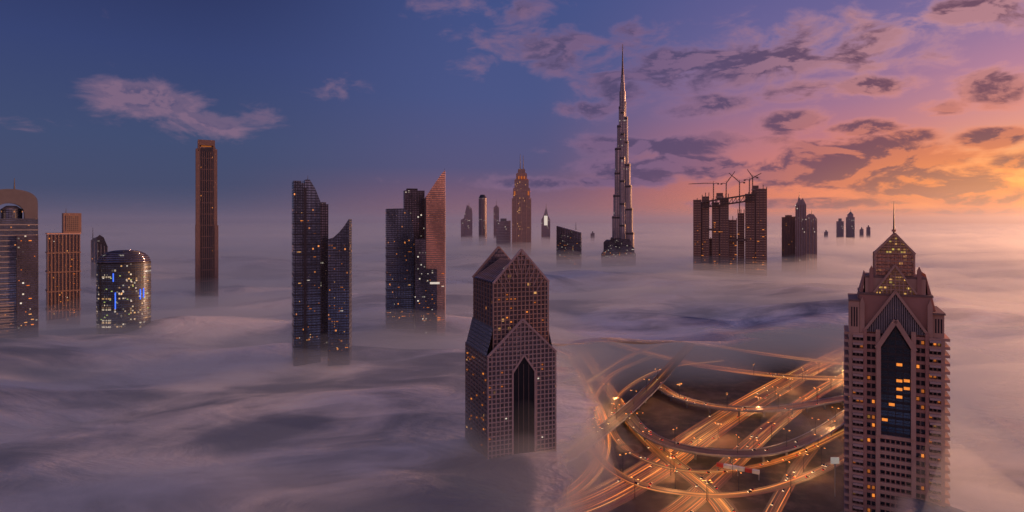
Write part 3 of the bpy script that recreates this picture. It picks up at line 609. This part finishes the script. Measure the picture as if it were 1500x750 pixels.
for s in(-1,1):
    MB().box(s*13.7-.4,s*13.7+.4,1.6,4,0,226).build('bay_mullion',m_brown,rt)
    for X_ in(20.3,22.5): MB().box(s*X_-.3,s*X_+.3,.9,4,0,226).build('bay_mullion',m_brown,rt)
seen=set()
for i in range(110):
    X_=random.choice((-23.5,-21.4,-19.2,-15,-12.4,12.4,15,19.2,21.4,23.5)); q=random.randrange(0,24); 
    if (X_,q) in seen or random.random()<.35: continue
    seen.add((X_,q)); Z_=226-5.2*q-3.75; MB().box(X_-.75,X_+.75,2.7,2.98,Z_-1,Z_+1).build('window',random.choice((m_wina,m_dim,m_dim,m_gold,m_pane,m_pane)),rt)
ar=lambda w,zb,zs,zp:[(-w,zb),(w,zb),(w,zs),(0,zp),(-w,zs)]
MB().py(ar(8.4,160.2,216,231),1.2,3).build('arch_window',glass('arch_dark_glass',(.14,.22,.32,1),4.2,5.2,0.,[WARM],0.,frame=(.03,.03,.04,1),fw=.05,rough=.08,metal=.8),rt)
g=MB()
for X_ in(-4.2,0,4.2): g.box(X_-.2,X_+.2,.9,1.19,160,224 if X_ else 230)
z_=164
while z_<216: g.box(-8.3,8.3,1.0,1.18,z_-.15,z_+.15); z_+=5.2
g.build('arch_mullions',m_dk,rt)
for X_,Z_ in((2.1,191),(2.1,196.5),(6.2,192),(-2.1,180.5),(6.2,197),(2.1,207),(-6,170),(2.1,186)): MB().box(X_-1.6,X_+1.6,.95,1.17,Z_-.9,Z_+.9).build('window',m_wina,rt)
g=MB(); g.bar((-9.6,-.6,160),(-9.6,-.6,219),2.6); g.bar((9.6,-.6,160),(9.6,-.6,219),2.6); g.bar((-10.6,-.6,217),(0,-.6,236),2.8); g.bar((0,-.6,236),(10.6,-.6,217),2.8); g.build('arch_frame',m_tan,rt)
# crown tiers
MB().box(-26.5,-20.5,1,40,226.01,247).build('shoulder_turret',m_tan,rt); MB().box(20.5,26.5,3,40,226.01,241).build('shoulder_turret',m_tan,rt)
for a,b,z0,z1 in((-26.9,-20.45,246.8,248),(20.45,26.9,240.8,242)): MB().box(a,b,.6,40.4,z0,z1).build('turret_cornice',m_brown,rt)
for X_ in(-25,-23.5,-22): MB().box(X_-.35,X_+.35,.8,.99,230,243).build('turret_window',m_pane,rt)
for X_ in(25,23.5,22): MB().box(X_-.35,X_+.35,2.8,2.99,229,238).build('turret_window',m_pane,rt)
MB().box(-20.4,20.4,4,38,226.01,252).build('crown_tier',m_rose,rt); MB().box(-17,17,6,34,252.01,263.5).build('upper_crown_tier',m_tan,rt)
MB().box(-20.8,20.8,3.6,38.4,251.2,252.6).build('tier_cornice',m_brown,rt); MB().box(-17.4,17.4,5.95,34.4,262.6,264).build('tier_cornice',m_brown,rt)
for s in(-1,1):
    MB().py([(s*20.5,226.02),(s*26,226.02),(s*21,250),(s*17.1,266)][::s],8,32).build('sloping_buttress',m_rose,rt)
    g=MB()
    for j in range(7): g.bar((s*(25.4-j*1.15),7.6,230+j*4.6),(s*(25.4-j*1.15),32.4,230+j*4.6),.5)
    g.build('buttress_ribs',m_tan,rt)
    MB().py([(s*17.5,226.02),(s*20.3,226.02),(s*20.3,246),(s*18.9,250),(s*17.5,246)][::s],1.5,3.98).build('pinnacle',m_tan,rt)
    MB().py([(s*12.2,252.7),(s*14.6,252.7),(s*14.6,268),(s*13.4,271),(s*12.2,268)][::s],5,7).build('pinnacle',m_rose,rt)
MB().py([(-17,227),(17,227),(0,253)],2.4,3.9).build('slatted_gable',m_pane,rt)
g=MB()
for i in range(33):
    X_=-16+i; zt_=227+26*(1-abs(X_)/17)-.5
    if abs(X_)<10.5: zb=236.5-19*abs(X_)/10.6
    else: zb=227
    if zt_>max(zb,227)+.5: g.box(X_-.2,X_+.2,1.9,2.39,max(zb,226.5),zt_)
g.build('gable_slats',m_pale,rt)
g=MB(); g.bar((-18,1.5,227),(0,1.5,254.5),1.6); g.bar((0,1.5,254.5),(18,1.5,227),1.6); g.build('gable_coping',m_tan,rt)
MB().py([(-11.5,250),(11.5,250),(9.5,256),(0,270),(-9.5,256)],4.6,5.9).build('lit_gable_glass',g_lit,rt)
g=MB()
for i in range(-4,5): g.bar((i*2.3,4.4,250),(i*2.3,4.4,267-abs(i)*2.7),.5)
for i in range(5): g.box(-10.5+i*1.9,10.5-i*1.9,4.3,4.5,252+i*3,252.6+i*3)
g.bar((-12,4.3,253),(0,4.3,271.5),1.2); g.bar((0,4.3,271.5),(12,4.3,253),1.2); g.build('gable_tracery',m_tan,rt)
# lantern
lb=11; l0,l1,l2=263.5,279,292.5
MB().pz([(-lb,10),(lb,10),(lb,31),(-lb,31)],l0,l1-.1).build('lantern_glass',g_lant,rt)
MB().add([(-lb,10,l1),(lb,10,l1),(lb,31,l1),(-lb,31,l1),(0,20.5,l2)],[(0,1,4),(1,2,4),(2,3,4),(3,0,4),(3,2,1,0)]).build('lantern_roof',m_rose,rt)
MB().py([(-lb+.4,l1-.05),(lb-.4,l1-.05),(0,l2-1.2)],9.2,11).build('lantern_gable',g_lit,rt)
g=MB()
for y_ in(8.9,31.3):
    for X_ in(-lb,-lb/3,lb/3,lb): g.bar((X_,y_,l0),(X_,y_,l1),1.1 if abs(X_)>5 else .5)
    for z_ in(l0,l0+5.2,l0+10.4,l1): g.bar((-lb,y_,z_),(lb,y_,z_),.6)
    for a in range(3):
        for b in range(3):
            x0=-lb+a*lb*2/3; z0=l0+b*5.2; g.bar((x0,y_,z0),(x0+lb*2/3,y_,z0+5.2),.35); g.bar((x0+lb*2/3,y_,z0),(x0,y_,z0+5.2),.35)
for X_ in(-lb,lb):
    for y_ in(9.7,16,23,31.3): g.bar((X_,y_,l0),(X_,y_,l1),.6)
    for z_ in(l0+5.2,l0+10.4,l1): g.bar((X_,9.7,z_),(X_,31.3,z_),.6)
g.bar((-lb-.6,8.9,l1-.3),(0,8.9,l2),1.3); g.bar((0,8.9,l2),(lb+.6,8.9,l1-.3),1.3)
for f in(.33,.62): q=lb*(1-f); z_=l1+(l2-l1)*f; g.bar((-q,8.9,z_),(q,8.9,z_),.5)
for X_ in(-6.6,-3.3,0,3.3,6.6): g.bar((X_,8.9,l1),(X_,8.9,l1+(l2-l1)*(1-abs(X_)/lb)),.4)
g.build('lantern_frame',m_tan,rt)
MB().cone(0,14,.7,.12,l2-2,314,8).build('spire',m_dk,rt); MB().cone(0,14,1.3,1.3,l2+1,l2+2.4,10).build('spire_collar',m_rose,rt)
# ---------------------------------------------------------------- fog
def fogmesh(name,kd,mat,label,NA,NR,closed=True):
    mb=MB()
    for j in range(NR+1):
        r=140*math.exp(math.log(45000/140)*j/NR)
        for i in range(NA+1):
            a=R(-64+128*i/NA); x_=r*math.sin(a); y_=r*math.cos(a); mb.v.append((x_,y_,fogtop(x_,y_,kd)))
            if not closed: mb.at.append(hole(x_,y_,kd))
    n=len(mb.v); w_=NA+1
    for j in range(NR):
        for i in range(NA):
            a=j*w_+i
            if not closed and min(mb.at[a],mb.at[a+1],mb.at[a+w_],mb.at[a+w_+1])>.72: continue   # open air over the interchange
            mb.f.append((a,a+1,a+w_+1,a+w_))
    if closed:
        mb.v+=[(v[0],v[1],-30-kd) for v in mb.v]
        for j in range(NR):
            for i in range(NA):
                a=j*w_+i; mb.f.append((n+a,n+a+w_,n+a+w_+1,n+a+1))
        for i in range(NA):
            a=i; mb.f.append((a,n+a,n+a+1,a+1)); a=NR*w_+i; mb.f.append((a+1,n+a+1,n+a,a))
        for j in range(NR):
            a=j*w_; mb.f.append((a+w_,n+a+w_,n+a,a)); a=j*w_+NA; mb.f.append((a,n+a,n+a+w_,a+w_))
    o=mb.build(name,mat,None,True); tag(o,label,'fog',kind='stuff'); return o
def volmat(name,dens,g_,col_,em):
    m,t=newmat(name+'_volume'); v=t.n('ShaderNodeVolumeScatter'); v.inputs['Color'].default_value=col_; v.inputs['Density'].default_value=dens; v.inputs['Anisotropy'].default_value=g_
    e=t.n('ShaderNodeEmission'); e.inputs[0].default_value=em[0]; e.inputs[1].default_value=em[1]*dens  # emission stands in for light scattered many times inside the fog
    a=t.n('ShaderNodeAddShader'); t.lk(v.outputs[0],a.inputs[0]); t.lk(e.outputs[0],a.inputs[1])
    o=t.n('ShaderNodeOutputMaterial'); t.lk(a.outputs[0],o.inputs['Volume']); return m
m,t=newmat('fog_surface'); tc=t.n('ShaderNodeTexCoord'); x,y,z=t.sep(tc.outputs['Object'])
at=t.n('ShaderNodeAttribute',attribute_name='thin'); fa=at.outputs['Fac']
v=t.comb(t.m('MULTIPLY',x,.5),y,0.); a=t.noise(v,.0032,5,.55,1.6); b=t.noise(v,.011,6,.6,1.4)
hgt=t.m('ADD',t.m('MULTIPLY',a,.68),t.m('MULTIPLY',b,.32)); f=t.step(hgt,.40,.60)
lowc=t.mix(t.step(fa,.0,.12),(.04,.09,.19,1),(.62,.50,.46,1))  # hollows painted dark blue, crests pale, so colour carries the fog's depth shading
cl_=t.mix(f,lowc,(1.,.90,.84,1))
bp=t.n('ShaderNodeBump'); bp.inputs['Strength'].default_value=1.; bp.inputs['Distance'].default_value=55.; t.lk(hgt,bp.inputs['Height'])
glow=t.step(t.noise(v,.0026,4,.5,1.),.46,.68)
df=t.n('ShaderNodeBsdfDiffuse'); t.lk(cl_,df.inputs[0]); t.lk(bp.outputs[0],df.inputs['Normal']); gs=t.n('ShaderNodeBsdfAnisotropic'); t.lk(cl_,gs.inputs['Color']); gs.inputs['Roughness'].default_value=.6; t.lk(bp.outputs[0],gs.inputs['Normal'])
mx=t.n('ShaderNodeMixShader'); mx.inputs[0].default_value=.5; t.lk(df.outputs[0],mx.inputs[1]); t.lk(gs.outputs[0],mx.inputs[2])
# city glow from below painted as warm emission, more where fog thins over roads
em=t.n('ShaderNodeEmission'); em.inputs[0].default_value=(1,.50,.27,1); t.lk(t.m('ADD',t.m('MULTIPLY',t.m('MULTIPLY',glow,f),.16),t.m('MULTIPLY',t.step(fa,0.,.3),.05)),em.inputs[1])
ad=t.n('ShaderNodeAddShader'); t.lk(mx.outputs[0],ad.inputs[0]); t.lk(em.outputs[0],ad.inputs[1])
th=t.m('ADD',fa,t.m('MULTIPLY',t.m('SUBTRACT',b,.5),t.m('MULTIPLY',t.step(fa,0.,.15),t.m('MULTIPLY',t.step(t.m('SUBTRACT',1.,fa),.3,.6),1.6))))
tr=t.n('ShaderNodeBsdfTransparent'); mz=t.n('ShaderNodeMixShader'); t.lk(t.step(th,.0,.64),mz.inputs[0]); t.lk(ad.outputs[0],mz.inputs[1]); t.lk(tr.outputs[0],mz.inputs[2])
o=t.n('ShaderNodeOutputMaterial'); t.lk(mz.outputs[0],o.inputs[0])
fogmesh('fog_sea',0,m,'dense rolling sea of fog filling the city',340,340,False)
EM=(s2l((96,86,100)),.55)
fogmesh('fog_veil',1,volmat('fog_veil',.0055,.74,(.97,.97,.97,1),EM),'thin veil of fog drifting just above the fog sea',240,220)
fogmesh('fog_wisps',2,volmat('fog_wisps',.0020,.8,(.97,.97,.97,1),EM),'faint wisps of mist around the tower bases',240,220)
g=MB().box(-44000,44000,5200,46000,-35,620); o=g.build('horizon_haze',volmat('horizon_haze',.00006,.88,(.97,.97,.97,1),(s2l((96,84,100)),.5))); tag(o,'soft dusk haze along the horizon beyond the city','haze',kind='stuff')
# ---------------------------------------------------------------- camera
cd=bpy.data.cameras.new('camera'); cam=bpy.data.objects.new('camera',cd); C.objects.link(cam); cam.location=(0,0,H); cam.rotation_euler=(R(90),0,0)
cd.sensor_width=36; cd.lens=36*F/1500; cd.shift_y=-50/1500; cd.clip_end=150000; cd.clip_start=1
sc=bpy.context.scene; sc.camera=cam; sc.view_settings.view_transform='Standard'; sc.view_settings.look='None'; sc.view_settings.exposure=0
